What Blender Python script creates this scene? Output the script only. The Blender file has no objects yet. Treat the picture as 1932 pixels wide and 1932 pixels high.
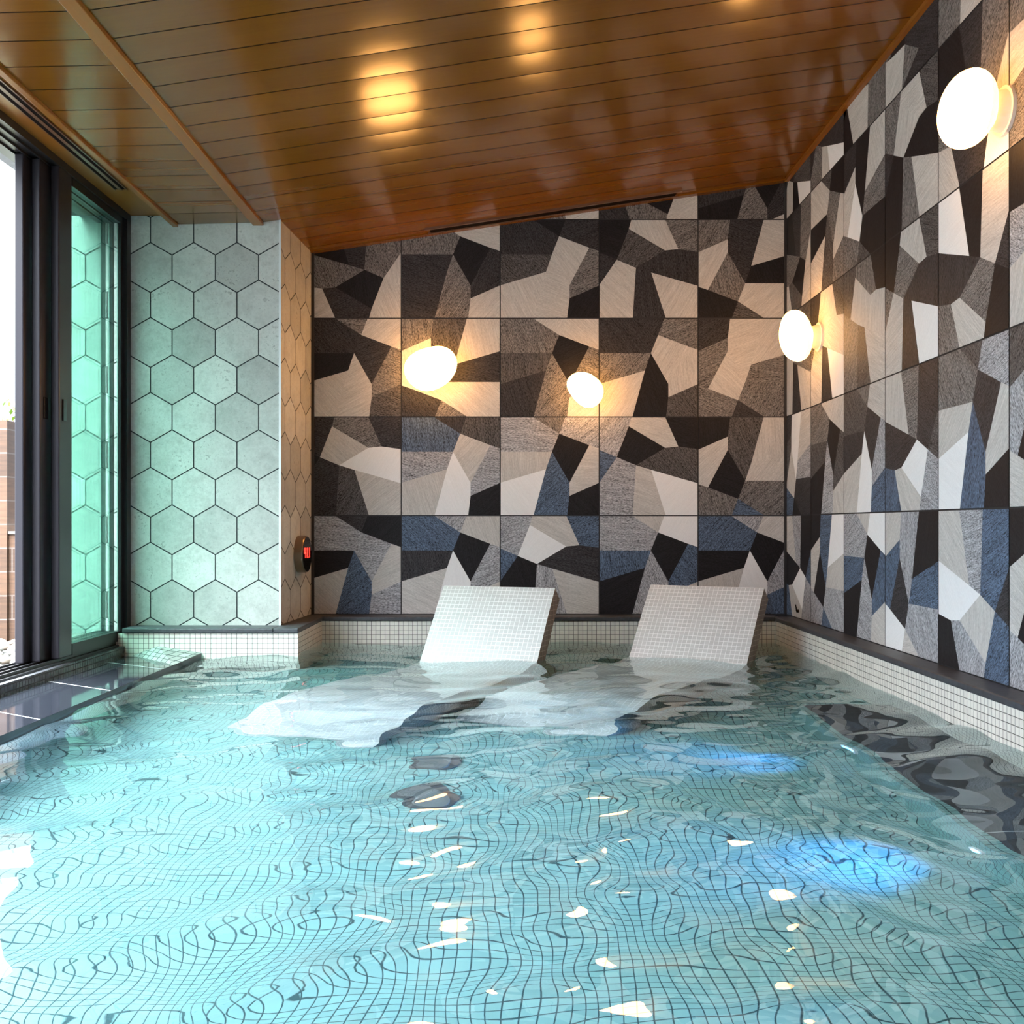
import bpy, bmesh, math, random
from mathutils import Vector, Matrix, noise as mnoise

sc = bpy.context.scene
col = sc.collection
R = random.Random(7)
F = 2036.0            # focal length in pixels of the 1932 px frame
CAMZ = 0.70           # camera height above the water
WB = 6.544            # back wall
WR = 1.657            # right wall
WL = -2.085           # window line
CF = 5.83             # front face of the tiled pier
YN = -2.6             # wall behind the camera

# ------------------------------------------------------------------ camera
cd = bpy.data.cameras.new('camera'); cam = bpy.data.objects.new('camera', cd); col.objects.link(cam)
cam.location = (0, 0, CAMZ); cam.rotation_euler = (math.pi/2, 0, 0)
cd.sensor_width = 36; cd.sensor_fit = 'HORIZONTAL'; cd.lens = 36*F/1932
cd.shift_x = -2/1932; cd.shift_y = 25/1932
cd.clip_start = 0.02; cd.clip_end = 200
sc.camera = cam

# ------------------------------------------------------------------ sky and exposure
SKY = 72.0
LAMP = 23.0
w = bpy.data.worlds.new('overcast_sky'); sc.world = w; w.use_nodes = True
wn = w.node_tree.nodes; wl = w.node_tree.links; wn.clear()
wo = wn.new('ShaderNodeOutputWorld'); bg = wn.new('ShaderNodeBackground')
tc = wn.new('ShaderNodeTexCoord'); sx = wn.new('ShaderNodeSeparateXYZ'); rp = wn.new('ShaderNodeValToRGB')
wl.new(tc.outputs['Generated'], sx.inputs[0]); wl.new(sx.outputs['Z'], rp.inputs[0])
rp.color_ramp.elements[0].position = 0.0; rp.color_ramp.elements[0].color = (.024, .026, .030, 1)
e_ = rp.color_ramp.elements.new(.38); e_.color = (.056, .061, .068, 1)
rp.color_ramp.elements[2].position = 0.85; rp.color_ramp.elements[2].color = (.87, .945, 1.0, 1)
wl.new(rp.outputs[0], bg.inputs[0]); bg.inputs[1].default_value = SKY
wl.new(bg.outputs[0], wo.inputs[0])
sc.view_settings.view_transform = 'Standard'; sc.view_settings.look = 'None'
sc.view_settings.exposure = 0.27; sc.view_settings.gamma = 1.0
sc.view_settings.use_curve_mapping = False
cy = sc.cycles
cy.use_denoising = True
try: cy.denoiser = 'OPENIMAGEDENOISE'
except Exception: pass
cy.max_bounces = 14; cy.diffuse_bounces = 5; cy.glossy_bounces = 6; cy.transmission_bounces = 12
cy.transparent_max_bounces = 12
cy.caustics_refractive = True; cy.caustics_reflective = True
cy.blur_glossy = 1.0; cy.sample_clamp_indirect = 12.0

# ------------------------------------------------------------------ node helpers
def newmat(name):
    m = bpy.data.materials.new(name); m.use_nodes = True
    nt = m.node_tree; b = nt.nodes['Principled BSDF']
    return m, nt, b
def lnk(nt, a, b): nt.links.new(a, b)
def math_n(nt, op, a, b=None):
    n = nt.nodes.new('ShaderNodeMath'); n.operation = op
    for i, v in enumerate((a, b)):
        if v is None: continue
        if isinstance(v, (int, float)): n.inputs[i].default_value = v
        else: nt.links.new(v, n.inputs[i])
    return n.outputs[0]
def mixc(nt, fac, a, b, mode='MIX'):
    n = nt.nodes.new('ShaderNodeMix'); n.data_type = 'RGBA'; n.blend_type = mode
    for k, v in ((0, fac), (6, a), (7, b)):
        if isinstance(v, (int, float)): n.inputs[k].default_value = v
        elif isinstance(v, tuple): n.inputs[k].default_value = (*v[:3], 1)
        else: nt.links.new(v, n.inputs[k])
    return n.outputs[2]
def uvn(nt):
    return nt.nodes.new('ShaderNodeUVMap').outputs[0]
def objn(nt):
    return nt.nodes.new('ShaderNodeTexCoord').outputs['Object']
def noise(nt, vec, scale, detail=4, rough=.55, sc3=None):
    if sc3:
        mp = nt.nodes.new('ShaderNodeMapping'); mp.inputs['Scale'].default_value = sc3
        nt.links.new(vec, mp.inputs[0]); vec = mp.outputs[0]
    n = nt.nodes.new('ShaderNodeTexNoise'); n.inputs['Scale'].default_value = scale
    n.inputs['Detail'].default_value = detail; n.inputs['Roughness'].default_value = rough
    nt.links.new(vec, n.inputs[0]); return n.outputs[0]
def ramp(nt, v, lo, hi, a=0.0, b=1.0):
    n = nt.nodes.new('ShaderNodeMapRange'); n.clamp = True
    for k, x in enumerate((v, lo, hi, a, b)):
        if isinstance(x, (int, float)): n.inputs[k].default_value = x
        else: nt.links.new(x, n.inputs[k])
    return n.outputs[0]
def bump(nt, b, h, strength=.3, dist=.002):
    n = nt.nodes.new('ShaderNodeBump'); n.inputs['Strength'].default_value = strength; n.inputs['Distance'].default_value = dist
    nt.links.new(h, n.inputs['Height']); nt.links.new(n.outputs[0], b.inputs['Normal'])
def plain(name, c, rough=.5, metal=0.0, spec=.5, nz=0.0, nscale=30):
    m, nt, b = newmat(name)
    b.inputs['Base Color'].default_value = (*c, 1); b.inputs['Roughness'].default_value = rough
    b.inputs['Metallic'].default_value = metal; b.inputs['Specular IOR Level'].default_value = spec
    if nz:
        n = noise(nt, objn(nt), nscale, 6, .65)
        f = ramp(nt, n, .3, .7, 1-nz, 1+nz)
        lnk(nt, mixc(nt, 1.0, c, f, 'MULTIPLY'), b.inputs['Base Color'])
    return m
def mosaic(name, tile, grout, pitch, gw=.10, var=.06, rough=.22, spec=.5):
    m, nt, b = newmat(name)
    uv = uvn(nt)
    sc_ = nt.nodes.new('ShaderNodeVectorMath'); sc_.operation = 'SCALE'; sc_.inputs['Scale'].default_value = 1/pitch
    lnk(nt, uv, sc_.inputs[0])
    fr = nt.nodes.new('ShaderNodeVectorMath'); fr.operation = 'FRACTION'; lnk(nt, sc_.outputs[0], fr.inputs[0])
    fl = nt.nodes.new('ShaderNodeVectorMath'); fl.operation = 'FLOOR'; lnk(nt, sc_.outputs[0], fl.inputs[0])
    s = nt.nodes.new('ShaderNodeSeparateXYZ'); lnk(nt, fr.outputs[0], s.inputs[0])
    def edge(o):
        d = math_n(nt, 'ABSOLUTE', math_n(nt, 'SUBTRACT', o, .5))
        return ramp(nt, d, .5-gw*.5-.02, .5-gw*.5+.02)
    g = math_n(nt, 'MAXIMUM', edge(s.outputs[0]), edge(s.outputs[1]))
    wn_ = nt.nodes.new('ShaderNodeTexWhiteNoise'); wn_.noise_dimensions = '2D'; lnk(nt, fl.outputs[0], wn_.inputs[0])
    f = ramp(nt, wn_.outputs[0], 0, 1, 1-var, 1+var)
    tcol = mixc(nt, 1.0, tile, f, 'MULTIPLY')
    lnk(nt, mixc(nt, g, tcol, grout), b.inputs['Base Color'])
    lnk(nt, ramp(nt, g, 0, 1, rough, .8), b.inputs['Roughness'])
    b.inputs['Specular IOR Level'].default_value = spec
    bump(nt, b, math_n(nt, 'SUBTRACT', 1.0, g), .4, .001)
    return m

# ------------------------------------------------------------------ mesh helpers
class MB:
    def __init__(s): s.v = []; s.f = []; s.uv = []; s.m = []
    def poly(s, pts, uvs=None, mi=0):
        i = len(s.v); s.v += [tuple(p) for p in pts]; s.f.append(list(range(i, i+len(pts))))
        s.uv.append(uvs if uvs else [(0, 0)]*len(pts)); s.m.append(mi)
    def quad(s, o, a, b, mi=0, off=(0, 0)):
        o, a, b = Vector(o), Vector(a), Vector(b); la, lb = a.length, b.length
        u, v = off
        s.poly([o, o+a, o+a+b, o+b], [(u, v), (u+la, v), (u+la, v+lb), (u, v+lb)], mi)
    def box(s, x0, x1, y0, y1, z0, z1, mi=0, skip=''):
        # uv in metres, planar per face from world coordinates
        P = lambda *t: t
        if 'W' not in skip: s.poly([(x0,y1,z0),(x0,y0,z0),(x0,y0,z1),(x0,y1,z1)], [(y1,z0),(y0,z0),(y0,z1),(y1,z1)], mi)
        if 'E' not in skip: s.poly([(x1,y0,z0),(x1,y1,z0),(x1,y1,z1),(x1,y0,z1)], [(y0,z0),(y1,z0),(y1,z1),(y0,z1)], mi)
        if 'S' not in skip: s.poly([(x0,y0,z0),(x1,y0,z0),(x1,y0,z1),(x0,y0,z1)], [(x0,z0),(x1,z0),(x1,z1),(x0,z1)], mi)
        if 'N' not in skip: s.poly([(x1,y1,z0),(x0,y1,z0),(x0,y1,z1),(x1,y1,z1)], [(x1,z0),(x0,z0),(x0,z1),(x1,z1)], mi)
        if 'D' not in skip: s.poly([(x0,y1,z0),(x1,y1,z0),(x1,y0,z0),(x0,y0,z0)], [(x0,y1),(x1,y1),(x1,y0),(x0,y0)], mi)
        if 'U' not in skip: s.poly([(x0,y0,z1),(x1,y0,z1),(x1,y1,z1),(x0,y1,z1)], [(x0,y0),(x1,y0),(x1,y1),(x0,y1)], mi)
    def tube(s, c0, c1, r0, r1, n=32, mi=0, caps=True):
        c0, c1 = Vector(c0), Vector(c1); ax = (c1-c0).normalized()
        t = Vector((0, 0, 1)) if abs(ax.z) < .9 else Vector((1, 0, 0))
        a = ax.cross(t).normalized(); b = ax.cross(a)
        r = lambda c, q, k: c + (a*math.cos(2*math.pi*k/n) + b*math.sin(2*math.pi*k/n))*q
        for k in range(n):
            s.poly([r(c0,r0,k), r(c0,r0,k+1), r(c1,r1,k+1), r(c1,r1,k)], None, mi)
        if caps:
            s.poly([r(c0,r0,n-1-k) for k in range(n)], None, mi); s.poly([r(c1,r1,k) for k in range(n)], None, mi)
    def build(s, name, mats, parent=None, smooth=False, weld=False, bevel=0.0, fix=False):
        me = bpy.data.meshes.new(name); me.from_pydata(s.v, [], s.f)
        uvl = me.uv_layers.new(name='UVMap')
        k = 0
        for f in s.uv:
            for u in f: uvl.data[k].uv = u; k += 1
        for m in (mats if isinstance(mats, list) else [mats]): me.materials.append(m)
        for i, p in enumerate(me.polygons): p.material_index = s.m[i]; p.use_smooth = smooth
        if weld or bevel or fix:
            bm = bmesh.new(); bm.from_mesh(me); bmesh.ops.remove_doubles(bm, verts=bm.verts, dist=1e-5)
            bmesh.ops.recalc_face_normals(bm, faces=bm.faces); bm.to_mesh(me); bm.free()
        me.update()
        o = bpy.data.objects.new(name, me); col.objects.link(o)
        if parent: o.parent = parent
        if bevel:
            bv = o.modifiers.new('bevel', 'BEVEL'); bv.width = bevel; bv.segments = 3; bv.limit_method = 'ANGLE'
        return o
def thing(name, label, cat, loc=(0, 0, 0), rz=0, group=None):
    o = bpy.data.objects.new(name, None); col.objects.link(o); o.empty_display_size = .05
    o.location = loc; o.rotation_euler = (0, 0, rz); o['label'] = label; o['category'] = cat
    if group: o['group'] = group
    return o
def tag(o, label, cat, group=None, kind=None):
    o['label'] = label; o['category'] = cat
    if group: o['group'] = group
    if kind: o['kind'] = kind
    return o
def struct(o, label=None, cat=None):
    o['kind'] = 'structure'
    if label: o['label'] = label
    if cat: o['category'] = cat
    return o
def clip(poly, n, d):      # keep points with n.p <= d (2-D)
    out = []
    for i in range(len(poly)):
        a, b = poly[i], poly[(i+1) % len(poly)]
        da, db = n[0]*a[0]+n[1]*a[1]-d, n[0]*b[0]+n[1]*b[1]-d
        if da <= 0: out.append(a)
        if da*db < 0:
            t = da/(da-db); out.append((a[0]+(b[0]-a[0])*t, a[1]+(b[1]-a[1])*t))
    return out

# ------------------------------------------------------------------ materials
def fabric(name, c, amp, sp):
    m, nt, b = newmat(name)
    uv = uvn(nt)
    st = noise(nt, uv, 1.0, 3, .6, (9, 170, 1))
    st2 = noise(nt, uv, 1.0, 2, .6, (3.5, 40, 1))
    dots = noise(nt, uv, 1.0, 2, .7, (70, 210, 1))
    f = math_n(nt, 'ADD', ramp(nt, st, .3, .7, -amp, amp), ramp(nt, st2, .3, .7, -amp*.5, amp*.5))
    f = math_n(nt, 'ADD', f, ramp(nt, dots, .35, .65, -sp, sp))
    f = math_n(nt, 'ADD', f, 1.0)
    lnk(nt, mixc(nt, 1.0, c, f, 'MULTIPLY'), b.inputs['Base Color'])
    b.inputs['Roughness'].default_value = .6; b.inputs['Specular IOR Level'].default_value = .22
    return m
TONES = 'KDGMSTWB'
MURAL = [fabric('mural_black', (.014, .013, .015), .3, .4),
         fabric('mural_charcoal', (.038, .036, .039), .4, .7),
         fabric('mural_dark_grey', (.085, .080, .080), .45, .8),
         fabric('mural_grey', (.165, .155, .150), .45, .75),
         fabric('mural_light_grey', (.35, .35, .37), .38, .6),
         fabric('mural_beige', (.55, .525, .50), .16, .12),
         fabric('mural_cream', (.86, .855, .86), .03, .03),
         fabric('mural_slate_blue', (.085, .120, .180), .45, .75)]
M_joint = plain('dark_joint', (.02, .02, .022), .7)

def wood_mat(name, c, rough, along='x'):
    m, nt, b = newmat(name)
    o = objn(nt)
    s3 = (1.2, 55, 1) if along == 'x' else (55, 1.2, 1)
    g = noise(nt, o, 1.0, 5, .6, s3)
    s4 = (6, 240, 1) if along == 'x' else (240, 6, 1)
    g2 = noise(nt, o, 1.0, 3, .6, s4)
    uv = uvn(nt)
    fl = nt.nodes.new('ShaderNodeVectorMath'); fl.operation = 'FLOOR'; lnk(nt, uv, fl.inputs[0])
    wn_ = nt.nodes.new('ShaderNodeTexWhiteNoise'); wn_.noise_dimensions = '2D'; lnk(nt, fl.outputs[0], wn_.inputs[0])
    f = math_n(nt, 'ADD', ramp(nt, g, .3, .7, .95, 1.04), ramp(nt, g2, .3, .7, -.04, .04))
    f = math_n(nt, 'MULTIPLY', f, ramp(nt, wn_.outputs[0], 0, 1, .92, 1.08))
    lnk(nt, mixc(nt, 1.0, c, f, 'MULTIPLY'), b.inputs['Base Color'])
    b.inputs['Roughness'].default_value = rough
    b.inputs['Specular IOR Level'].default_value = .32
    bump(nt, b, g2, .02, .0005)
    return m
M_wood = wood_mat('stained_wood_planks', (.165, .058, .0045), .18)
M_wood_y = wood_mat('stained_wood_strip', (.24, .084, .011), .33, 'y')
M_groove = plain('groove_black', (.012, .009, .007), .8)
M_vent = plain('vent_dark_brown', (.010, .007, .006), .9, spec=.05)
M_ventlip = plain('vent_lip_brown', (.14, .065, .035), .35)
def hex_mat():
    m, nt, b = newmat('cement_hex_tile')
    o = objn(nt)
    a = nt.nodes.new('ShaderNodeAttribute'); a.attribute_name = 'tone'
    n1 = noise(nt, o, 9, 6, .6); n2 = noise(nt, o, 55, 5, .7); n3 = noise(nt, o, 140, 2, .5)
    f = math_n(nt, 'MULTIPLY', ramp(nt, n1, .3, .7, .80, 1.08), ramp(nt, n2, .3, .7, .86, 1.08))
    pits = ramp(nt, n3, .66, .74, 1.0, .62)
    blot = ramp(nt, math_n(nt, 'MULTIPLY', ramp(nt, n1, .45, .7), ramp(nt, n2, .45, .65)), .25, .7, 1.0, .55)
    f = math_n(nt, 'MULTIPLY', math_n(nt, 'MULTIPLY', f, pits), blot)
    f = math_n(nt, 'MULTIPLY', f, a.outputs['Fac'])
    lnk(nt, mixc(nt, 1.0, (.70, .70, .665), f, 'MULTIPLY'), b.inputs['Base Color'])
    b.inputs['Roughness'].default_value = .55
    bump(nt, b, n2, .15, .002)
    return m
M_hex = hex_mat()
M_grout = plain('dark_grout', (.022, .030, .034), .8)
PITCH = .0272
M_pool = mosaic('cream_mosaic', (.78, .74, .67), (.075, .065, .055), PITCH, .095)
M_floor = mosaic('aqua_mosaic', (.235, .415, .405), (.012, .052, .058), PITCH, .10, .05)
M_black_mos = mosaic('black_mosaic', (.015, .016, .020), (.05, .05, .05), PITCH, .10)
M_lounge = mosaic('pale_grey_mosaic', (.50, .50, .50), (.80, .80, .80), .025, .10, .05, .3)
M_lside = mosaic('taupe_warm_lit_mosaic', (.16, .12, .09), (.55, .48, .40), .025, .10, .08, .3)  # brown of the warm light is put into the side tile colour
M_stone = plain('slate_coping', (.045, .047, .055), .45, nz=.35, nscale=40)
M_slate = plain('bench_slate', (.062, .068, .078), .4, nz=.25, nscale=8)
M_gloss = plain('gloss_black_tile', (.014, .016, .021), .06, nz=.3, nscale=60)
M_wjoint = plain('pale_joint', (.40, .42, .43), .7)
M_alu = plain('black_aluminium', (.010, .010, .012), .38, .0, .4)
M_alu2 = plain('anodised_stile', (.020, .018, .024), .34, .2, .5)
M_white = plain('white_enamel', (.82, .80, .78), .35)
M_bronze = plain('bronze_rim', (.28, .20, .14), .32, .9)
M_black = plain('black_glass', (.004, .004, .005), .12)
def emis(name, c, s):
    m, nt, b = newmat(name)
    b.inputs['Base Color'].default_value = (.9, .88, .85, 1)
    b.inputs['Emission Color'].default_value = (*c, 1); b.inputs['Emission Strength'].default_value = s
    b.inputs['Roughness'].default_value = .25
    return m
M_globe = emis('lit_opal_glass', (1.0, .46, .12), LAMP)
M_globe_back = emis('opal_glass_rear', (1.0, .46, .12), LAMP*.22)
M_led = emis('red_led', (1.0, .01, .005), 3.0)
M_uw = emis('underwater_led', (.10, .45, 1.0), 8.0)
def glass_mat(name, tint, refl=1.0):
    m, nt, b = newmat(name); nt.nodes.remove(b)
    out = nt.nodes['Material Output']
    tr = nt.nodes.new('ShaderNodeBsdfTransparent'); tr.inputs[0].default_value = (*tint, 1)
    gl = nt.nodes.new('ShaderNodeBsdfGlossy'); gl.inputs['Roughness'].default_value = .0
    fr = nt.nodes.new('ShaderNodeFresnel'); gm = nt.nodes.new('ShaderNodeNewGeometry')
    lnk(nt, ramp(nt, gm.outputs['Backfacing'], 0, 1, 1.45, 1/1.45), fr.inputs[0])     # same reflectance on both faces of the pane
    mx = nt.nodes.new('ShaderNodeMixShader')
    lnk(nt, fr.outputs[0], mx.inputs[0]); lnk(nt, tr.outputs[0], mx.inputs[1]); lnk(nt, gl.outputs[0], mx.inputs[2])
    gl.inputs[0].default_value = (.75, 1.0, .93, 1)
    lnk(nt, mx.outputs[0], out.inputs[0]); return m
M_glass = glass_mat('green_tinted_glass', (.755, .868, .832))
def water_mat():
    m, nt, b = newmat('pool_water'); nt.nodes.remove(b)
    out = nt.nodes['Material Output']
    g = nt.nodes.new('ShaderNodeBsdfGlass'); g.inputs['IOR'].default_value = 1.333; g.inputs['Roughness'].default_value = 0
    g.inputs['Color'].default_value = (.90, .985, 1.0, 1)
    lnk(nt, g.outputs[0], out.inputs[0]); return m
M_water = water_mat()

# ------------------------------------------------------------------ the mural of patterned wall tiles
Q, P = (.596, .17), (.523, .354)
TA = [[(0,0),(.33,0),Q,P,(0,.353)],
      [(.33,0),(.66,0),Q],
      [(.66,0),(1,0),(1,.32),(.90,.286),Q],
      [(0,.353),P,(.463,.53),(0,.667)],
      [(0,.667),(.463,.53),(.336,1),(0,1)],
      [P,(.70,.667),(.70,.80),(.676,1),(.336,1),(.463,.53)],
      [Q,(.90,.286),(.70,.667),P],
      [(.90,.286),(1,.32),(1,.667),(.70,.80),(.70,.667)],
      [(1,.667),(1,1),(.676,1),(.70,.80)]]
TB = [[(0,0),(.326,0),(.30,.095),(.178,.408),(0,.333)],
      [(.326,0),(.667,0),(.80,.30),(.667,.313),(.30,.095)],
      [(.667,0),(1,0),(1,.327),(.80,.30)],
      [(.30,.095),(.667,.313),(.372,.49),(.178,.408)],
      [(.667,.313),(.80,.30),(1,.327),(1,.673),(.527,.537),(.372,.49)],
      [(0,.333),(.178,.408),(0,.667)],
      [(.178,.408),(.372,.49),(.339,1),(0,1),(0,.667)],
      [(.372,.49),(.527,.537),(.674,1),(.339,1)],
      [(.527,.537),(1,.673),(1,1),(.674,1)]]
rot = lambda T: [[(1-u, 1-v) for u, v in p] for p in T]
TYPES = {'A': TA, 'B': TB, 'a': rot(TA), 'b': rot(TB)}
CUST = {  # partly covered tiles along the ceiling
    'p': [[(0,.4),(.64,.4),(.66,1),(0,1)], [(.64,.4),(1,.4),(1,1),(.66,1)]],
    'q': [[(0,.4),(.12,.4),(.31,1),(0,1)], [(.12,.4),(.28,.4),(.446,.816),(.694,.946),(.68,1),(.31,1)],
          [(.28,.4),(.90,.4),(.694,.946),(.446,.816)], [(.90,.4),(1,.4),(1,1),(.68,1),(.694,.946)]],
    'r': [[(0,.35),(.09,.64),(.25,1),(0,1)], [(.09,.64),(.16,.56),(.62,.66),(.60,1),(.25,1)],
          [(.66,.3),(1,.3),(1,1),(.60,1),(.62,.66)], [(0,.3),(.2,.3),(.16,.56),(.09,.64),(0,.72)],
          [(.2,.3),(.66,.3),(.62,.66),(.16,.56)]],
    's': [[(0,.66),(.40,.70),(.34,1),(0,1)], [(.40,.70),(.66,.84),(.34,1)],
          [(.46,.3),(1,.3),(1,1),(.34,1),(.66,.84),(.40,.70)], [(.16,.3),(.46,.3),(.40,.70),(.11,.68)],
          [(0,.3),(.16,.3),(.11,.68),(0,.66)]],
    't': [[(0,.3),(.38,.3),(.34,1),(0,1)], [(.38,.3),(.72,.3),(.70,1),(.34,1)], [(.72,.3),(1,.3),(1,1),(.70,1)]]}
BACK = {(0,1):'b MDKKT'+'.', }
BACKT = {  # column, row -> type and the tone of each facet in order
 (2,0):('p','MT'), (3,0):('q','DMKT'), (4,0):('+A','DKDDKMKDT'),
 (0,1):('b','TDTKMTMDK'), (1,1):('A','MTTDDMKDT'), (2,1):('A','DKDGTTTMK'), (3,1):('B','KTMGDDTDT'), (4,1):('a','TGKKTDMTM'),
 (0,2):('A','DMTKTTDMG'), (1,2):('a','TMDDTGTTM'), (2,2):('A','MTTGDMKMT'), (3,2):('A','DDMMTKTTG'), (4,2):('a','MDMMTTTMD'),
 (0,3):('B','DMDTWKDGT'), (1,3):('A','BDGSTWTSK'), (2,3):('A','SMSTWBKTK'), (3,3):('B','STKKGBSTW'), (4,3):('a','MBMTTGKTK'),
 (0,4):('A','SDKKTBSTS'), (1,4):('A','BSTDTWKST'), (2,4):('B','STBWDBKST'), (3,4):('A','STWBKSKBT'), (4,4):('A','BSTKTWKSB')}
RIGHTT = {
 (0,0):('+B','DDDDGDTKW'), (1,0):('+B','DDDDDDMTW'), (2,0):('r','KTMDK'), (3,0):('s','TMDKM'), (4,0):('t','MTK'), (5,0):('t','KDM'),
 (0,1):('b','TGTKMTMDK'), (1,1):('A','TGKKTGMTM'), (2,1):('a','KGMMTKWTD'), (3,1):('B','MTGTKDKMT'), (4,1):('b','WDTDMTMDK'), (5,1):('A','MTTTMMTGT'),
 (0,2):('B','DMGTMTTDT'), (1,2):('B','DTGTTMTDW'), (2,2):('B','GMKTTMMGT'), (3,2):('B','KTGMDMTDW'), (4,2):('b','KTMMDDTKW'), (5,2):('A','KMTSTDGTM'),
 (0,3):('a','DKBSTWTGD'), (1,3):('A','MTTGKSKGT'), (2,3):('A','GMTDTWDSB'), (3,3):('b','STBWDGDMT'), (4,3):('A','MGSTWBDTK'), (5,3):('a','SMTTGDKSG'),
 (0,4):('b','STBWKBKST'), (1,4):('a','SBSTWBKTK'), (2,4):('A','STWBKSKBT'), (3,4):('a','STWBKSDBT'), (4,4):('b','BSKTWDBST'), (5,4):('a','SWSTBDKTK')}
TS = .5985; ZB = .16
rr = random.Random(3)
for c in range(6, 15):
    for r in range(0, 5):
        pool = 'DGMKDTTM' if r < 3 else 'SBKWTSWD'
        RIGHTT[(c, r)] = (rr.choice('AaBb') if r else '+A', ''.join(rr.choice(pool) for _ in range(9)))
def mural(mb, tiles, to3, s0, sw, clips):
    """to3(s, z) -> world; s0 = position of column 0's left side, sw = signed tile width"""
    for (c, r), (ty, tones) in tiles.items():
        off = 0
        if ty[0] == '+': off = .22; ty = ty[1:]
        polys = TYPES.get(ty) or CUST[ty]
        zt = ZB + TS*(5-r)
        for p, t in zip(polys, tones):
            q = [(u, v+off) for u, v in p]
            e = .0055
            for n, d in (((-1,0),-e), ((1,0),1-e), ((0,-1),-e), ((0,1),1-e)):
                if q: q = clip(q, n, d)
            q = [(s0 + sw*u + sw*c, zt - TS*v) for u, v in q]
            for n, d in clips:
                if q: q = clip(q, n, d)
            if len(q) < 3: continue
            ang = rr.choice((.35, -.4, 1.2, -1.0, .15, .8, 1.45, -.75)) + rr.uniform(-.1, .1)
            ca, sa = math.cos(ang), math.sin(ang); ox = rr.uniform(0, 50)
            mb.poly([to3(a, b) for a, b in q], [(a*ca-b*sa+ox, a*sa+b*ca+ox) for a, b in q], 1+TONES.index(t))
def ceil_z(x): return 2.355 + .1510*(x+1.221)
XL0 = -1.221
mb = MB()
mb.box(-2.6, WR+.2, WB+.004, WB+.2, -.6, 2.95, 0)
mural(mb, BACKT, lambda s, z: (s, WB, z), -1.278, .6, [((-1,0),-XL0), ((1,0),WR), ((-.151,1), 2.355+.151*1.221)])
struct(mb.build('wall_back', [M_joint]+MURAL))
mb = MB()
mb.box(WR+.004, WR+.2, YN, WB+.2, -.6, 2.95, 0)
mural(mb, RIGHTT, lambda s, z: (WR, s, z), 6.6065, -.6005, [((0,1), 2.79), ((1,0), WB-.003)])
struct(mb.build('wall_right', [M_joint]+MURAL))
mb = MB(); mb.box(-2.6, WR+.2, YN-.2, YN, -.6, 2.95)
struct(mb.build('wall_front', plain('grey_plaster', (.10, .09, .08), .7, nz=.1, nscale=5)))

# ------------------------------------------------------------------ ceiling planks
FX = -1.36
def planks(mb, x0, z0, x1, z1, ya, yb, ph):
    """boards running along x between two eave heights; each slightly crowned, dark grooves between"""
    k0 = math.floor((ya-ph)/.2)-1
    y = ph + k0*.2
    while y < yb:
        a, b = max(y+.003, ya), min(y+.197, yb)
        if b > a + .005:
            n = 6
            for i in range(n):
                ta, tb = a+(b-a)*i/n, a+(b-a)*(i+1)/n
                h = lambda t: -.0009*(1-((t-y-.1)/.1)**2)
                va, vb = (y-ph)/.2+.5, (y-ph)/.2+.5
                mb.poly([(x0,ta,z0+h(ta)), (x1,ta,z1+h(ta)), (x1,tb,z1+h(tb)), (x0,tb,z0+h(tb))], [(0.5,va)]*4, 0)
        y += .2
    mb.poly([(x0,ya,z0+.004),(x1,ya,z1+.004),(x1,yb,z1+.004),(x0,yb,z0+.004)], None, 1)
    mb.poly([(x0,ya,z0+.10),(x1,ya,z1+.10),(x1,yb,z1+.10),(x0,yb,z0+.10)], None, 1)
mb = MB(); planks(mb, FX, ceil_z(FX), WR+.1, ceil_z(WR+.1), YN, WB, .028+.2*3.0)
o = mb.build('ceiling', [M_wood, M_groove], smooth=True); struct(o)
mb = MB(); planks(mb, -1.812, 2.324, FX, ceil_z(FX), YN, CF+.02, .028+.6)
o = mb.build('ceiling_flat', [M_wood, M_groove], smooth=True); struct(o)
mb = MB(); mb.box(-2.30, -1.81, YN, CF+.02, 2.374, 2.46)
struct(mb.build('ceiling_edge', M_wood_y))
tn = [0]
def trim(mbx, m, **k):
    tn[0] += 1
    return struct(mbx.build('trim_%d' % tn[0], m, **k))
mb = MB()                                   # raised batten along the fold of the ceiling
mb.box(FX-.045, FX+.012, YN, CF, ceil_z(FX)-.016, ceil_z(FX)+.03); trim(mb, M_wood_y, bevel=.003)
mb = MB(); mb.box(-1.838, -1.808, YN, CF, 2.310, 2.40); trim(mb, M_wood_y, bevel=.004)
mb = MB()                                   # narrow cornice along the back wall and right wall
for a, b in ((XL0, WR),):
    mb.poly([(a, WB-.05, ceil_z(a)-.010), (b, WB-.05, ceil_z(b)-.010), (b, WB, ceil_z(b)-.010), (a, WB, ceil_z(a)-.010)])
    mb.poly([(a, WB-.05, ceil_z(a)-.010), (a, WB-.05, ceil_z(a)+.01), (b, WB-.05, ceil_z(b)+.01), (b, WB-.05, ceil_z(b)-.010)])
trim(mb, M_wood)
mb = MB(); mb.box(WR-.022, WR, YN, WB-.05, 2.766, 2.80); trim(mb, M_wood_y)

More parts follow.
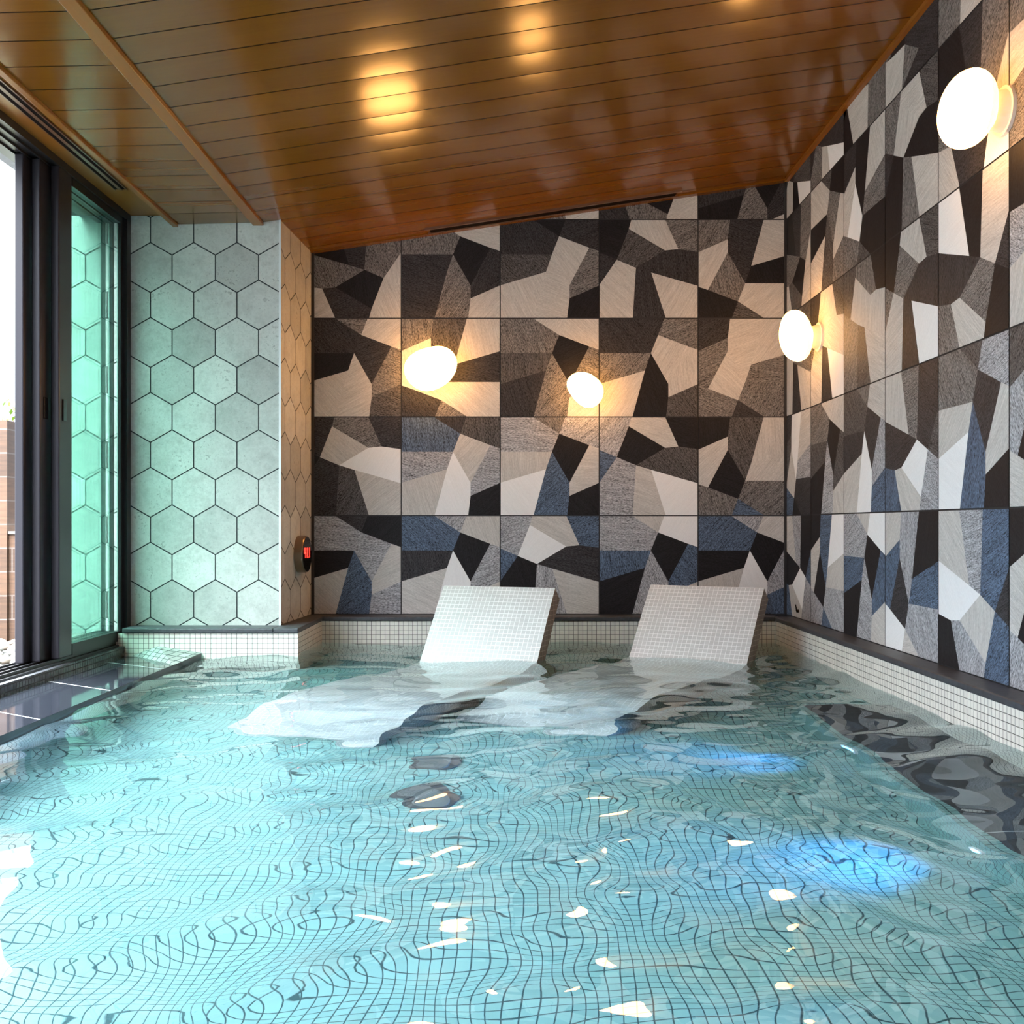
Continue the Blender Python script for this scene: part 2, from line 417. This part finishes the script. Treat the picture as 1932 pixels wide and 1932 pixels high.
# ------------------------------------------------------------------ pier with hexagonal tiles
HW = .2337; HS = HW/math.sqrt(3)
def hexes(mb, org, du, dv_, W, zlo, zhi, u_ref, z_ref, tones):
    """fills a face W wide with pointy-top hexagons; org + u*du + z*up"""
    g = .0048
    for r in range(-12, 12):
        zc = z_ref + r*1.5*HS
        for c in range(-10, 10):
            uc = u_ref + c*HW + (HW/2 if r % 2 else 0)
            q = []
            for k in range(6):
                a = math.pi/2 + k*math.pi/3
                q.append((uc + math.cos(a)*(HS-g*.75), zc + math.sin(a)*(HS-g*.75)))
            lim = (((-1,0),-.002), ((1,0),W-.002), ((0,-1),-zlo-.002))
            for n, d in lim:
                if q: q = clip(q, n, d)
            if q: q = clip(q, *zhi)
            if len(q) < 3: continue
            mb.poly([org + du*u + Vector((0,0,z)) for u, z in q], [(u, z) for u, z in q], 1)
            tones.append((len(mb.f)-1, .72 + .30*R.random()))
CX = -1.258                                # outer corner of the pier
mb = MB(); tones = []
# core of the pier
A0, A1, A2, A3 = (-2.66, CF+.004), (CX-.004, CF+.004), (XL0-.004, WB), (-2.30, WB)
for a, b in ((A0, A1), (A1, A2)):
    mb.poly([(a[0],a[1],-.6), (b[0],b[1],-.6), (b[0],b[1],2.42), (a[0],a[1],2.42)], None, 0)
hexes(mb, Vector((-2.66, CF, 0)), Vector((1,0,0)), None, CX+2.66, .03, ((0,1), 2.372), CX+2.66-HW/2, 1.890, tones)
dv2 = Vector((XL0-CX, WB-CF, 0)); L2 = dv2.length; dv2.normalize()
hexes(mb, Vector((CX, CF, 0)), dv2, None, L2, .16, ((0,1), 2.362), HW/2-.02, 1.890, tones)
o = mb.build('pier', [M_grout, M_hex]); struct(o, 'pale hexagon tiled pier between the sliding doors and the patterned wall', 'pier')
at = o.data.attributes.new('tone', 'FLOAT', 'FACE')
for i in range(len(o.data.polygons)): at.data[i].value = 1.0
for i, t in tones: at.data[i].value = t
mb = MB(); mb.box(CX-.007, CX+.005, CF-.004, CF+.006, .16, 2.35); trim(mb, plain('pale_metal_trim', (.72, .74, .74), .35, .3))
mb = MB(); mb.box(XL0-.006, XL0+.016, WB-.016, WB+.002, .16, 2.36); trim(mb, M_joint)
mb = MB(); mb.box(WR-.014, WR, WB-.012, WB, .16, 2.78); trim(mb, M_joint)

# ------------------------------------------------------------------ pool basin, coping, ledge
PD = -.45                                  # pool floor
PB, PR, PCX, PCY, PLX, PNY = 6.385, 1.553, -1.130, 5.668, -1.685, .55
mb = MB()
TZ = .134                                  # underside of the coping: first course starts here
def pw(x0, y0, x1, y1, zt, mi=0, u0=0.0):
    d = Vector((x1-x0, y1-y0, 0)); L = d.length
    mb.poly([(x0,y0,PD),(x1,y1,PD),(x1,y1,zt),(x0,y0,zt)], [(u0,PD-TZ),(u0+L,PD-TZ),(u0+L,zt-TZ),(u0,zt-TZ)], mi)
pw(PCX, PB, PR, PB, TZ, 0, .008); pw(PR, PB, PR, PNY, TZ, 0)
pw(PCX, PCY, PCX, PB, TZ); pw(-2.1, PCY, PCX, PCY, TZ, 0, .004)
pw(PLX, PNY, PLX, PCY, .0); pw(PR, PNY, PLX, PNY, TZ)
mb.poly([(PLX-.1,PNY,PD),(PR,PNY,PD),(PR,PB,PD),(PLX-.1,PB,PD)], [(PLX-.1,PNY),(PR,PNY),(PR,PB),(PLX-.1,PB)], 1)
o = mb.build('pool_basin', [M_pool, M_floor]); struct(o, 'pool basin lined with cream and aqua mosaic', 'pool')
for bx in ((PCX-.01, PR+.02, 6.372, WB, TZ, .16), (1.543, WR, PNY, 6.372, TZ, .16),
           (CX, -1.126, 5.655, WB, TZ, .16), (-2.05, CX, 5.655, CF+.004, TZ, .16)):
    mb = MB(); mb.box(*bx); trim(mb, M_stone, bevel=.006)
mb = MB(); mb.box(-2.3, WR, YN, PNY-.0, -.6, .10)
struct(mb.build('floor', plain('deck_tile', (.08, .08, .085), .5, nz=.15, nscale=20)))
# low dark stone curb under the sliding doors and the glossy overflow ledge
mb = MB(); mb.box(-2.30, -2.04, PNY, 5.70, -.5, .064)
o = mb.build('curb', [M_stone, M_black_mos]); struct(o, 'low black mosaic curb under the sliding doors', 'curb')
for p in o.data.polygons:
    if abs(p.normal.x) > .5: p.material_index = 1
mb = MB()
mb.poly([(-2.04,PNY,.015),(-1.667,PNY,.015),(-1.667,5.30,.015),(-2.02,5.70,.015),(-2.04,5.70,.015)], None, 0)
mb.poly([(-1.667,PNY,-.045),(-1.667,5.66,-.045),(-1.640,5.66,.015),(-1.667,5.30,.015),(-1.667,PNY,.015)], None, 1)
mb.poly([(-1.69,PNY,-.045),(-1.667,PNY,-.045),(-1.64,5.66,-.045),(-1.69,5.66,-.045)], None, 1)
k = 0
while 5.137-.667*k > PNY+.3:
    y = 5.137-.667*k; k += 1
    mb.poly([(-2.04,y+.268,.0156),(-2.04,y+.260,.0156),(-1.667,y-.004,.0156),(-1.667,y+.004,.0156)], None, 2)
# sloping mosaic end of the ledge
a, b, c, d = (-2.03,5.70,.013), (-1.667,5.30,.013), (-1.632,5.655,.032), (-1.86,5.655,.066)
mb.poly([a, b, c, d], [(0,0), (.54,0), (.52,.20), (.22,.20)], 3)
mb.poly([b, (-1.64,5.66,-.04), c], None, 1)
o = mb.build('ledge', [M_gloss, M_slate, M_wjoint, mosaic('grey_mosaic', (.30, .29, .28), (.05, .06, .06), .055, .12, .25, .5, .15)])
struct(o, 'glossy black tiled ledge beside the water below the sliding doors', 'ledge')
# underwater bench along the right wall
BX, BY, BZ = 1.157, 4.44, -.22
mb = MB()
mb.poly([(BX,PNY,BZ),(PR,PNY,BZ),(PR,BY,BZ),(BX,BY,BZ)], None, 0)
y = BY-.85
while y > PNY:
    mb.poly([(BX,y,BZ+.001),(PR,y,BZ+.001),(PR,y+.006,BZ+.001),(BX,y+.006,BZ+.001)], None, 2); y -= .9
mb.poly([(BX,PNY,PD),(BX,BY,PD),(BX,BY,BZ),(BX,PNY,BZ)], [(PNY,PD),(BY,PD),(BY,BZ),(PNY,BZ)], 1)
mb.poly([(BX,BY,PD),(PR,BY,PD),(PR,BY,BZ),(BX,BY,BZ)], [(BX,PD),(PR,PD),(PR,BZ),(BX,BZ)], 1)
# pale mosaic nosing along the bench edge
mb.box(BX-.004, BX+.035, PNY, BY, BZ-.03, BZ+.003, 1)
o = mb.build('bench', [M_slate, M_floor, M_wjoint]); struct(o, 'underwater bench with a dark slate top along the right pool wall', 'bench')

# ------------------------------------------------------------------ water
waves = []
wr = random.Random(11)
for lam, slope, n in ((1.6,.022,3), (.9,.026,4), (.5,.032,6), (.30,.046,8), (.19,.034,9), (.12,.014,8)):
    for i in range(n):
        l = lam*wr.uniform(.8, 1.25); th = wr.uniform(0, 2*math.pi); k = 2*math.pi/l
        waves.append((k*math.cos(th), k*math.sin(th), wr.uniform(0, 6.28), slope*1.0/k/math.sqrt(n)*1.4))
def wz(x, y):
    wx = x + .06*math.sin(2.1*y+1.3*x) ; wy = y + .06*math.sin(1.7*x-1.1*y)
    return sum(A*math.sin(kx*wx+ky*wy+p) for kx, ky, p, A in waves)
mb = MB()
nx, ny = 200, 360
x0, x1, y0, y1 = PLX+.0, PR, PNY, PB
V = [[(x0+(x1-x0)*i/nx, y0+(y1-y0)*j/ny) for i in range(nx+1)] for j in range(ny+1)]
vs = [(x, y, wz(x, y)) for row in V for x, y in row]
fs = []
for j in range(ny):
    for i in range(nx):
        x, y = V[j][i]
        if x < PCX-.03 and y > PCY+.02: continue
        a = j*(nx+1)+i; fs.append((a, a+1, a+nx+2, a+nx+1))
me = bpy.data.meshes.new('pool_water'); me.from_pydata(vs, [], fs); me.materials.append(M_water)
for p in me.polygons: p.use_smooth = True
o = bpy.data.objects.new('pool_water', me); col.objects.link(o)
tag(o, 'clear rippling aqua water filling the pool', 'water', kind='stuff')

# ------------------------------------------------------------------ tiled pool loungers
PROF = [(0,.365),(.10,.245),(.20,.118),(.29,.0),(.37,-.075),(.48,-.125),(.62,-.145),(.78,-.138),(.95,-.110),(1.12,-.075),(1.30,-.048),(1.45,-.040),(1.56,-.055),(1.66,-.105),(1.76,-.190),(1.86,-.290),(1.98,-.42)]
def smoothprof(pr, n=5):
    out = []
    for i in range(len(pr)-1):
        p0 = pr[max(i-1,0)]; p1 = pr[i]; p2 = pr[i+1]; p3 = pr[min(i+2,len(pr)-1)]
        for k in range(n):
            t = k/n
            f = lambda a,b,c,d: .5*((2*b)+(-a+c)*t+(2*a-5*b+4*c-d)*t*t+(-a+3*b-3*c+d)*t**3)
            out.append((f(p0[0],p1[0],p2[0],p3[0]), f(p0[1],p1[1],p2[1],p3[1])))
    return out+[pr[-1]]
def lounger(x, y, ang, label):
    w_ = .65; th = .10
    root = thing('pool_lounger', label, 'lounger', (x, y, 0), -ang, 'mosaic loungers in the pool')
    pr = smoothprof(PROF)
    # local axes: +x = width (to the right), -y = towards the feet
    top = [(s, z) for s, z in pr]
    nrm = []
    for i in range(len(top)):
        a, b = top[max(i-1,0)], top[min(i+1,len(top)-1)]
        d = Vector((b[0]-a[0], b[1]-a[1])).normalized(); nrm.append((d.y, -d.x))   # downward/back normal
    und = []
    for (s, z), n in zip(top, nrm):
        q = (s+n[0]*th, z+n[1]*th)
        if s > .40: q = (s, PD)
        elif s > .25: t = (s-.25)/.15; q = (q[0]*(1-t)+s*t, q[1]*(1-t)+PD*t)
        und.append(q)
    body = MB(); acc = 0
    for i in range(len(top)-1):
        (s0, z0), (s1, z1) = top[i], top[i+1]; l = math.hypot(s1-s0, z1-z0)
        body.poly([(0,-s0,z0),(0,-s1,z1),(w_,-s1,z1),(w_,-s0,z0)], [(0,acc),(0,acc+l),(w_,acc+l),(w_,acc)]); acc += l
    s, z = top[-1]; body.poly([(0,-s,z),(0,-s,PD),(w_,-s,PD),(w_,-s,z)], [(0,0),(0,.03),(w_,.03),(w_,0)])
    body.poly([(0,-top[0][0],top[0][1]),(w_,-top[0][0],top[0][1]),(w_,-und[0][0],und[0][1]),(0,-und[0][0],und[0][1])], [(0,0),(w_,0),(w_,th),(0,th)])
    for i in range(len(und)-1):
        (s0, z0), (s1, z1) = und[i], und[i+1]
        if s1 > .42: break
        body.poly([(0,-s0,z0),(w_,-s0,z0),(w_,-s1,z1),(0,-s1,z1)], [(0,s0),(w_,s0),(w_,s1),(0,s1)])
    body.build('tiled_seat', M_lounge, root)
    for xx in (0, w_):
        sp = MB()
        for i in range(len(top)-1):
            q = [top[i], top[i+1], und[i+1], und[i]]
            pts = [(xx, -s, z) for s, z in q]
            a_ = top[i]
            sp.poly(pts if xx else pts[::-1], [(s, z) for s, z in (q if xx else q[::-1])])
        po = sp.build('side_panel', M_lside, root); po['label'] = 'mosaic side with warm light in its taupe colour'
    return root
lounger(-.3825, 5.99, math.radians(21), 'left pale grey mosaic lounger sloping into the water below the two wall lamps')
lounger(.776, 6.08, math.radians(30), 'right pale grey mosaic lounger beside the right corner of the pool')

# ------------------------------------------------------------------ wall lamps: pebble globes on round white mounts
def lamp(label, mount, nrm, up_tilt, outline, depth, mr, standoff):
    """outline: radii (metres) every 360/len degrees around the wall normal"""
    root = thing('wall_lamp', label, 'wall lamp', mount, 0, 'opal pebble wall lamps')
    n = Vector(nrm); side = Vector((0,0,1)).cross(n).normalized(); up = Vector((0,0,1))
    g = MB(); N, K = 56, 22
    def rad(t):
        m = len(outline); f = (t % (2*math.pi))/(2*math.pi)*m; i = int(f); u = f-i
        p = [outline[(i+j-1) % m] for j in range(4)]
        return .5*((2*p[1])+(-p[0]+p[2])*u+(2*p[0]-5*p[1]+4*p[2]-p[3])*u*u+(-p[0]+3*p[1]-3*p[2]+p[3])*u**3)
    def pt(i, j):
        t = 2*math.pi*i/N; ph = -math.pi/2 + math.pi*j/K
        r = rad(t)*max(math.cos(ph), 0)**.85; d = depth*math.sin(ph)
        sh = up_tilt*d
        return side*(r*math.cos(t)) + up*(r*math.sin(t)+sh) + n*(standoff+d)
    for j in range(K):
        for i in range(N):
            q = [pt(i,j), pt(i+1,j), pt(i+1,j+1), pt(i,j+1)]
            if j == 0: q = [q[0], q[2], q[3]]
            elif j == K-1: q = [q[0], q[1], q[2]]
            g.poly(q, None, 1 if j < K*.36 else 0)
    g.build('glass_globe', [M_globe, M_globe_back], root, smooth=True, weld=True)
    b = MB(); b.tube(n*.0, n*.012, mr, mr, 40); b.tube(n*.012, n*.05, mr*.86, mr*.72, 40)
    b.build('mount', M_white, root, fix=True)
    return root
def polar(pts, c, s, m=24):
    """outline px points around centre c -> radii every 15 degrees (counter-clockwise from the right, up positive)"""
    an = sorted((math.atan2(-(y-c[1]), x-c[0]) % (2*math.pi), math.hypot(x-c[0], y-c[1])*s) for x, y in pts)
    out = []
    for k in range(m):
        t = 2*math.pi*k/m
        for i in range(len(an)):
            a, b = an[i], an[(i+1) % len(an)]
            t0, t1 = a[0], b[0]+(2*math.pi if i == len(an)-1 else 0)
            tt = t if t >= an[0][0] else t+2*math.pi
            if t0 <= tt <= t1:
                u = (tt-t0)/(t1-t0+1e-9); out.append(a[1]*(1-u)+b[1]*u); break
    out = [ (out[i-1]+2*out[i]+out[(i+1) % m])/4 for i in range(m)]
    return out
s1 = 6.42/F/13.8
o1 = polar([(1700,640),(1640,420),(1520,270),(1330,190),(1100,200),(900,245),(620,340),(470,440),(350,580),(300,740),(330,930),(450,1130),(650,1290),(900,1355),(1200,1260),(1500,1060),(1640,850)], (1000,780), s1)
lamp('wide glowing pebble lamp on the back wall, the left one of the two', ((740+1000/13.8-968)/F*6.43, WB, CAMZ+(991-(640+780/13.8))/F*6.43), (0,-1,0), 0, o1, .085, .07, .115)
s2 = 6.42/F/4.025
o2 = polar([(193,1540),(230,1480),(300,1455),(370,1470),(430,1510),(470,1560),(478,1600),(465,1660),(430,1705),(375,1730),(320,1715),(280,1680),(235,1625),(205,1580)], (335,1595), s2)
lamp('smallest glowing pebble lamp on the back wall, above the gap between the loungers', ((1020+335/4.025-968)/F*6.43, WB, CAMZ+(991-(340+1595/4.025))/F*6.43), (0,-1,0), 0, o2, .075, .06, .105)
def pebble(a, b, tilt, e=.06):
    out = []
    for k in range(24):
        t = 2*math.pi*k/24 - tilt
        r = a*b/math.sqrt((b*math.cos(t))**2+(a*math.sin(t))**2)
        out.append(r*(1+e*math.cos(t+.6)))
    return out
lamp('glowing pebble lamp on the right wall next to the room corner', (WR, 5.83, CAMZ+(991-637)/F*5.85), (-1,0,0), .25, pebble(.136,.126,math.radians(75)), .083, .078, .130)
lamp('large glowing pebble lamp high on the right wall nearest the camera', (WR, 3.63, CAMZ+(991-203)/F*3.60), (-1,0,0), -.12, pebble(.128,.118,math.radians(70)), .088, .082, .130)

lamp('added pebble lamp for warm light, out of view on the right wall beside the deck', (WR, 1.43, 2.05), (-1,0,0), 0, pebble(.128,.118,math.radians(70)), .088, .082, .130)  # unseen lamp added to bring more warm light onto the walls

# ------------------------------------------------------------------ thermometer on the pier
def thermo():
    c = Vector((-1.237, 6.22, .533)); n = Vector((1, -.054, 0)).normalized(); yv = Vector((.054, 1, 0)).normalized()
    root = thing('thermometer', 'round bronze water thermometer with red digits on the side of the tiled pier', 'thermometer', c)
    b = MB(); r = .106
    b.tube(n*-.004, n*.044, r, r, 56); b.tube(n*.044, n*.050, r, r*.965, 56)
    b.build('rim', M_bronze, root, fix=True)
    d = MB(); d.tube(n*.0495, n*.052, r*.955, r*.955, 56); dial = d.build('dial', M_black, root, fix=True); dial['label'] = 'black dial with glowing red digits'
    def bar(seg, u0, v0, u1, v1):
        p = [yv*u + Vector((0,0,v)) + n*.0535 for u, v in ((u0,v0),(u1,v0),(u1,v1),(u0,v1))]
        q = [x + n*.001 for x in p]
        seg.poly(q); seg.poly(p[::-1])
        for i in range(4): seg.poly([p[i], p[(i+1)%4], q[(i+1)%4], q[i]])
    def digit(u, segs, wd=.034, ht=.058, t=.008, v=-.020):
        S = {'a':(u,v+ht-t,u+wd,v+ht), 'g':(u,v+ht/2-t/2,u+wd,v+ht/2+t/2), 'd':(u,v,u+wd,v+t),
             'f':(u,v+ht/2,u+t,v+ht), 'b':(u+wd-t,v+ht/2,u+wd,v+ht), 'e':(u,v,u+t,v+ht/2), 'c':(u+wd-t,v,u+wd,v+ht/2)}
        seg = MB()
        for s in segs: bar(seg, *S[s])
        seg.build('digit', M_led, dial)
    digit(-.074, 'fgbc'); digit(-.036, 'bc'); digit(.016, 'bc')
    seg = MB(); bar(seg, .006, -.022, .014, -.014); seg.build('decimal_point', M_led, dial)
thermo()

# ------------------------------------------------------------------ vents
v = thing('ceiling_vent', 'twin slot linear ceiling vent running above the sliding doors', 'vent', (-1.93, 0, 2.374))
for dx in (-.048, -.012):
    m_ = MB(); m_.box(dx, dx+.019, YN+.1, 5.36, -.006, .0); m_.build('slot', M_vent, v)
m_ = MB()
for dx, ww in ((-.054,.006), (-.029,.017), (.007,.006)): m_.box(dx, dx+ww, YN+.1, 5.37, -.008, .0)
m_.build('vent_frame', M_ventlip, v)
xa, xb = (812-968)/F*6.45, (1275-968)/F*6.45
v = thing('ceiling_vent', 'long dark slot vent along the top of the patterned back wall', 'vent', (0, 0, 0))
m_ = MB()
def slope_box(mbx, a, b, y0, y1, d0, d1):
    P = [(a,y0,ceil_z(a)+d0),(b,y0,ceil_z(b)+d0),(b,y1,ceil_z(b)+d0),(a,y1,ceil_z(a)+d0),(a,y0,ceil_z(a)+d1),(b,y0,ceil_z(b)+d1),(b,y1,ceil_z(b)+d1),(a,y1,ceil_z(a)+d1)]
    for f in ((3,2,1,0),(4,5,6,7),(0,1,5,4),(1,2,6,5),(2,3,7,6),(3,0,4,7)): mbx.poly([P[i] for i in f])
slope_box(m_, xa, xb, WB-.14, WB-.06, -.008, 0); m_.build('slot', M_vent, v)
m_ = MB(); slope_box(m_, xa-.03, xb+.03, WB-.158, WB-.14, -.014, 0); slope_box(m_, xa-.015, xb+.015, WB-.06, WB-.05, -.014, 0)
m_.build('vent_frame', M_ventlip, v)

# ------------------------------------------------------------------ sliding doors
HB = 2.350
M_strip = plain('pale_strip', (.30, .33, .32), .5)
mb = MB(); mb.box(-2.27, -2.065, YN, CF, HB, 2.376); mb.box(-2.075, -2.065, YN, CF, HB-.012, HB)
for x in (-2.205, -2.16, -2.115): mb.box(x-.006, x+.002, YN, CF, HB-.010, HB)
mb.box(-2.105, -2.065, 5.775, CF-.001, .064, HB)
mb.box(-2.26, -2.070, YN, 5.765, .060, .074)
for x in (-2.225, -2.18, -2.135, -2.09): mb.box(x-.004, x+.004, YN, 5.765, .074, .088)
o = mb.build('window_1', M_alu); struct(o, 'black aluminium sliding door frame with three tracks', 'door frame')
doors = [(-2.185, 4.765, .14), (-2.140, 4.83, .15), (-2.095, 4.925, .165)]
for i, (x, ya, sw) in enumerate(doors):
    yb = 5.765; t = .017
    f = MB()
    f.box(x-.009, x+.009, yb-.03, yb, .088, HB-.006); f.box(x-t, x+t, ya+sw, yb-.05, .088, .142)
    f.box(x-t, x+t, ya+sw, yb-.05, HB-.05, HB-.006)
    d = f.build('door_%d' % (i+1), M_alu); struct(d, None, None)
    s = MB(); s.box(x-t, x+t+.006, ya, ya+sw-.02, .088, HB-.006); s.box(x-t, x+t-.008, ya+sw-.02, ya+sw, .088, HB-.006)
    s.build('stile', M_alu2, d, bevel=.006)
    e = MB(); e.box(x-.009, x-.003, yb-.034, yb-.0305, .142, HB-.05); e.build('edge_strip', M_strip, d)  # narrow pale strip on the face of each far stile
    g = MB(); g.box(x-.004, x+.004, ya+sw, yb-.05, .142, HB-.05); g.build('pane', M_glass, d)
    if i > 0:
        h = MB(); h.box(x+t+.004, x+t+.012, ya+.035, ya+.075, CAMZ+.48, CAMZ+.58); h.build('door_handle', M_black, d, bevel=.003)
mb = MB(); mb.box(-2.33, -2.27, YN, 5.9, 2.36, 2.95); mb.box(-2.66, -1.80, CF+.02, 5.9, 2.375, 2.95)
struct(mb.build('wall_left', plain('grey_render', (.22, .21, .23), .7, nz=.2, nscale=30)))
mb = MB(); mb.box(-2.35, WR+.2, YN, WB+.2, 2.95, 3.05); struct(mb.build('ceiling_roof', M_groove))

# ------------------------------------------------------------------ fittings in the pool
def drain(x, y, label):
    root = thing('floor_drain', label, 'drain', (x, y, PD), 0, 'drains in the pool floor')
    a = MB(); a.tube((0,0,0), (0,0,.010), .076, .073, 48); a.build('rim', plain('drain_rim', (.08, .09, .10), .35, .3), root, fix=True)
    b = MB(); b.tube((0,0,.009), (0,0,.013), .057, .054, 40); b.build('grate', plain('drain_plate', (.16, .18, .19), .4, .3), root, fix=True)
drain(-.262, 3.66, 'dark round floor drain nearer the loungers, the far one of the pair')
drain(-.255, 3.28, 'dark round floor drain nearer the camera, the close one of the pair')
def uwlight(y, label):
    root = thing('underwater_light', label, 'pool light', (BX, y, -.335), 0, 'blue lights in the bench front')
    a = MB(); a.tube((.01,0,0), (-.010,0,0), .042, .038, 32); a.build('bezel', M_white, root, fix=True)
    b = MB(); b.tube((-.008,0,0), (-.013,0,0), .028, .024, 28); b.build('lens', M_uw, root, fix=True)
    ld = bpy.data.lights.new('beam', 'SPOT'); ld.color = (.02, .34, 1.0); ld.energy = 62; ld.spot_size = math.radians(84); ld.spot_blend = 1.0; ld.shadow_soft_size = .05
    lo = bpy.data.objects.new('beam', ld); col.objects.link(lo); lo.parent = root; lo.location = (-.03, 0, 0)
    lo.rotation_euler = Vector((-1, 0, .08)).to_track_quat('-Z', 'Y').to_euler()
uwlight(2.66, 'glowing blue light in the bench front nearest the camera')
uwlight(1.58, 'added blue light in the bench front, out of view beside the deck')  # unseen extra light, added to strengthen the blue glow in the water
uwlight(3.74, 'glowing blue light in the bench front farther from the camera')
fx = thing('wall_fitting', 'tiny black fitting on the right wall just above the coping near the corner', 'fitting', (WR, WR*F/(1506.5-968), CAMZ+(991-1149)/F*WR*F/(1506.5-968)))
a = MB(); a.tube((0,0,-.012), (-.012,0,-.012), .010, .008, 16); a.build('base', M_black, fx, fix=True)
a = MB(); a.tube((-.010,0,-.012), (-.016,.004,.026), .005, .003, 12); a.build('hook', M_black, fx, fix=True)

# ------------------------------------------------------------------ outside
mb = MB(); mb.box(-14, -2.30, -8, 14, -.2, .03)
struct(mb.build('ground', plain('dark_ground', (.032, .030, .026), .9, nz=.5, nscale=60)), 'ground outside the sliding doors, darkened to bounce less light', 'ground')  # ground colour kept dark so less daylight bounces indoors
M_wtile = None
def woodtile():
    m, nt, b = newmat('wood_look_tile')
    uv = uvn(nt)
    br = nt.nodes.new('ShaderNodeTexBrick'); br.inputs['Scale'].default_value = 1.0
    br.inputs['Brick Width'].default_value = .62; br.inputs['Row Height'].default_value = .135; br.inputs['Mortar Size'].default_value = .004
    br.inputs['Color1'].default_value = (.055, .026, .013, 1); br.inputs['Color2'].default_value = (.10, .050, .026, 1); br.inputs['Mortar'].default_value = (.13, .10, .085, 1)
    lnk(nt, uv, br.inputs[0])
    n = noise(nt, uv, 1, 5, .6, (6, 70, 1))
    lnk(nt, mixc(nt, 1.0, br.outputs[0], ramp(nt, n, .3, .7, .7, 1.25), 'MULTIPLY'), b.inputs['Base Color'])
    b.inputs['Roughness'].default_value = .55
    return m
M_wtile = woodtile()
M_cap = plain('pale_cap', (.25, .23, .21), .7)
YW = 6.12
t = thing('garden_wall', 'brown wood look tiled garden wall seen through the open doors', 'wall', (-2.85, YW, .03))
m_ = MB(); m_.box(-2.2, -.02, 0, .25, 0, 1.265); m_.build('tall_section', M_wtile, t)
m_ = MB(); m_.box(-.02, .45, .02, .27, 0, .62); m_.build('low_section', M_wtile, t)
m_ = MB(); m_.box(-.02, .45, .01, .29, .62, .636); m_.build('cap', M_cap, t)
def bush(name, label, cx, cy, z0, z1, rx, ry, n, cols, size):
    root = thing(name, label, 'shrub', (cx, cy, z0))
    q = random.Random(int(cx*100))
    mats = []
    for i, c in enumerate(cols): mats.append(plain(name+'_leaf_%d' % i, c, .5))
    lv = MB()
    for i in range(n):
        while True:
            p = Vector((q.uniform(-1,1), q.uniform(-1,1), q.uniform(-1,1)))
            if p.length < 1: break
        c = Vector((p.x*rx, p.y*ry, (z1-z0)*(.5+.5*p.z)))
        a = Vector((q.gauss(0,1), q.gauss(0,1), q.gauss(0,1))).normalized(); b = a.orthogonal().normalized()
        s = size*q.uniform(.6, 1.3)
        lv.poly([c, c+a*s*.5+b*s*.3, c+a*s*1.1, c+a*s*.5-b*s*.3], None, q.randrange(len(cols)))
    lv.build('leaves', mats, root)
    st = MB()
    for i in range(9):
        st.tube((q.uniform(-.05,.05), q.uniform(-.05,.05), -.02), (q.uniform(-1,1)*rx*.7, q.uniform(-1,1)*ry*.7, (z1-z0)*q.uniform(.6,.95)), .010, .004, 6)
    st.build('stems', plain(name+'_stem', (.12, .07, .05), .8), root)
bush('shrub', 'bright lime green shrub behind the garden wall', -3.25, 7.50, .03, 1.75, .45, .30, 2200, [(.13,.21,.025), (.19,.26,.05), (.26,.29,.11), (.09,.15,.02)], .055)
bush('shrub', 'orange and red leaved shrub behind the low garden wall', -2.98, 6.80, .03, 1.22, .30, .22, 1900, [(.24,.07,.015), (.28,.13,.02), (.15,.03,.02), (.08,.06,.03), (.28,.18,.09)], .05)
pm = [plain('pebble_cream', (.24, .21, .17), .6, nz=.2, nscale=25), plain('pebble_pink', (.21, .16, .13), .6, nz=.2, nscale=25), plain('pebble_white', (.27, .25, .23), .6, nz=.2, nscale=25)]
pmesh = []
for i in range(6):
    bm = bmesh.new(); bmesh.ops.create_icosphere(bm, subdivisions=3, radius=1)
    for v_ in bm.verts:
        nn = mnoise.noise(v_.co*1.1+Vector((i*7.3,0,0))); v_.co *= 1+.22*nn
    me = bpy.data.meshes.new('pebble'); bm.to_mesh(me); bm.free()
    for p in me.polygons: p.use_smooth = True
    me.materials.append(pm[i % 3]); pmesh.append(me)
q = random.Random(5); placed = []
tries = 0
while len(placed) < 60 and tries < 6000:
    tries += 1
    y = q.uniform(4.95, 6.08); x = -q.uniform(.452, .492)*y; r = q.uniform(.028, .055)
    if any((x-a)**2+(y-b)**2 < (r*1.3+c*1.3)**2 for a, b, c in placed): continue
    placed.append((x, y, r))
    o = bpy.data.objects.new('pebble', pmesh[q.randrange(6)]); col.objects.link(o)
    o.location = (x, y, .03+r*.5); o.scale = (r*q.uniform(.9,1.3), r*q.uniform(.8,1.1), r*q.uniform(.55,.75)); o.rotation_euler = (0, 0, q.uniform(0, 3))
    tag(o, 'rounded cream pebble lying at the foot of the garden wall outside', 'pebble', 'pebbles outside the doors')
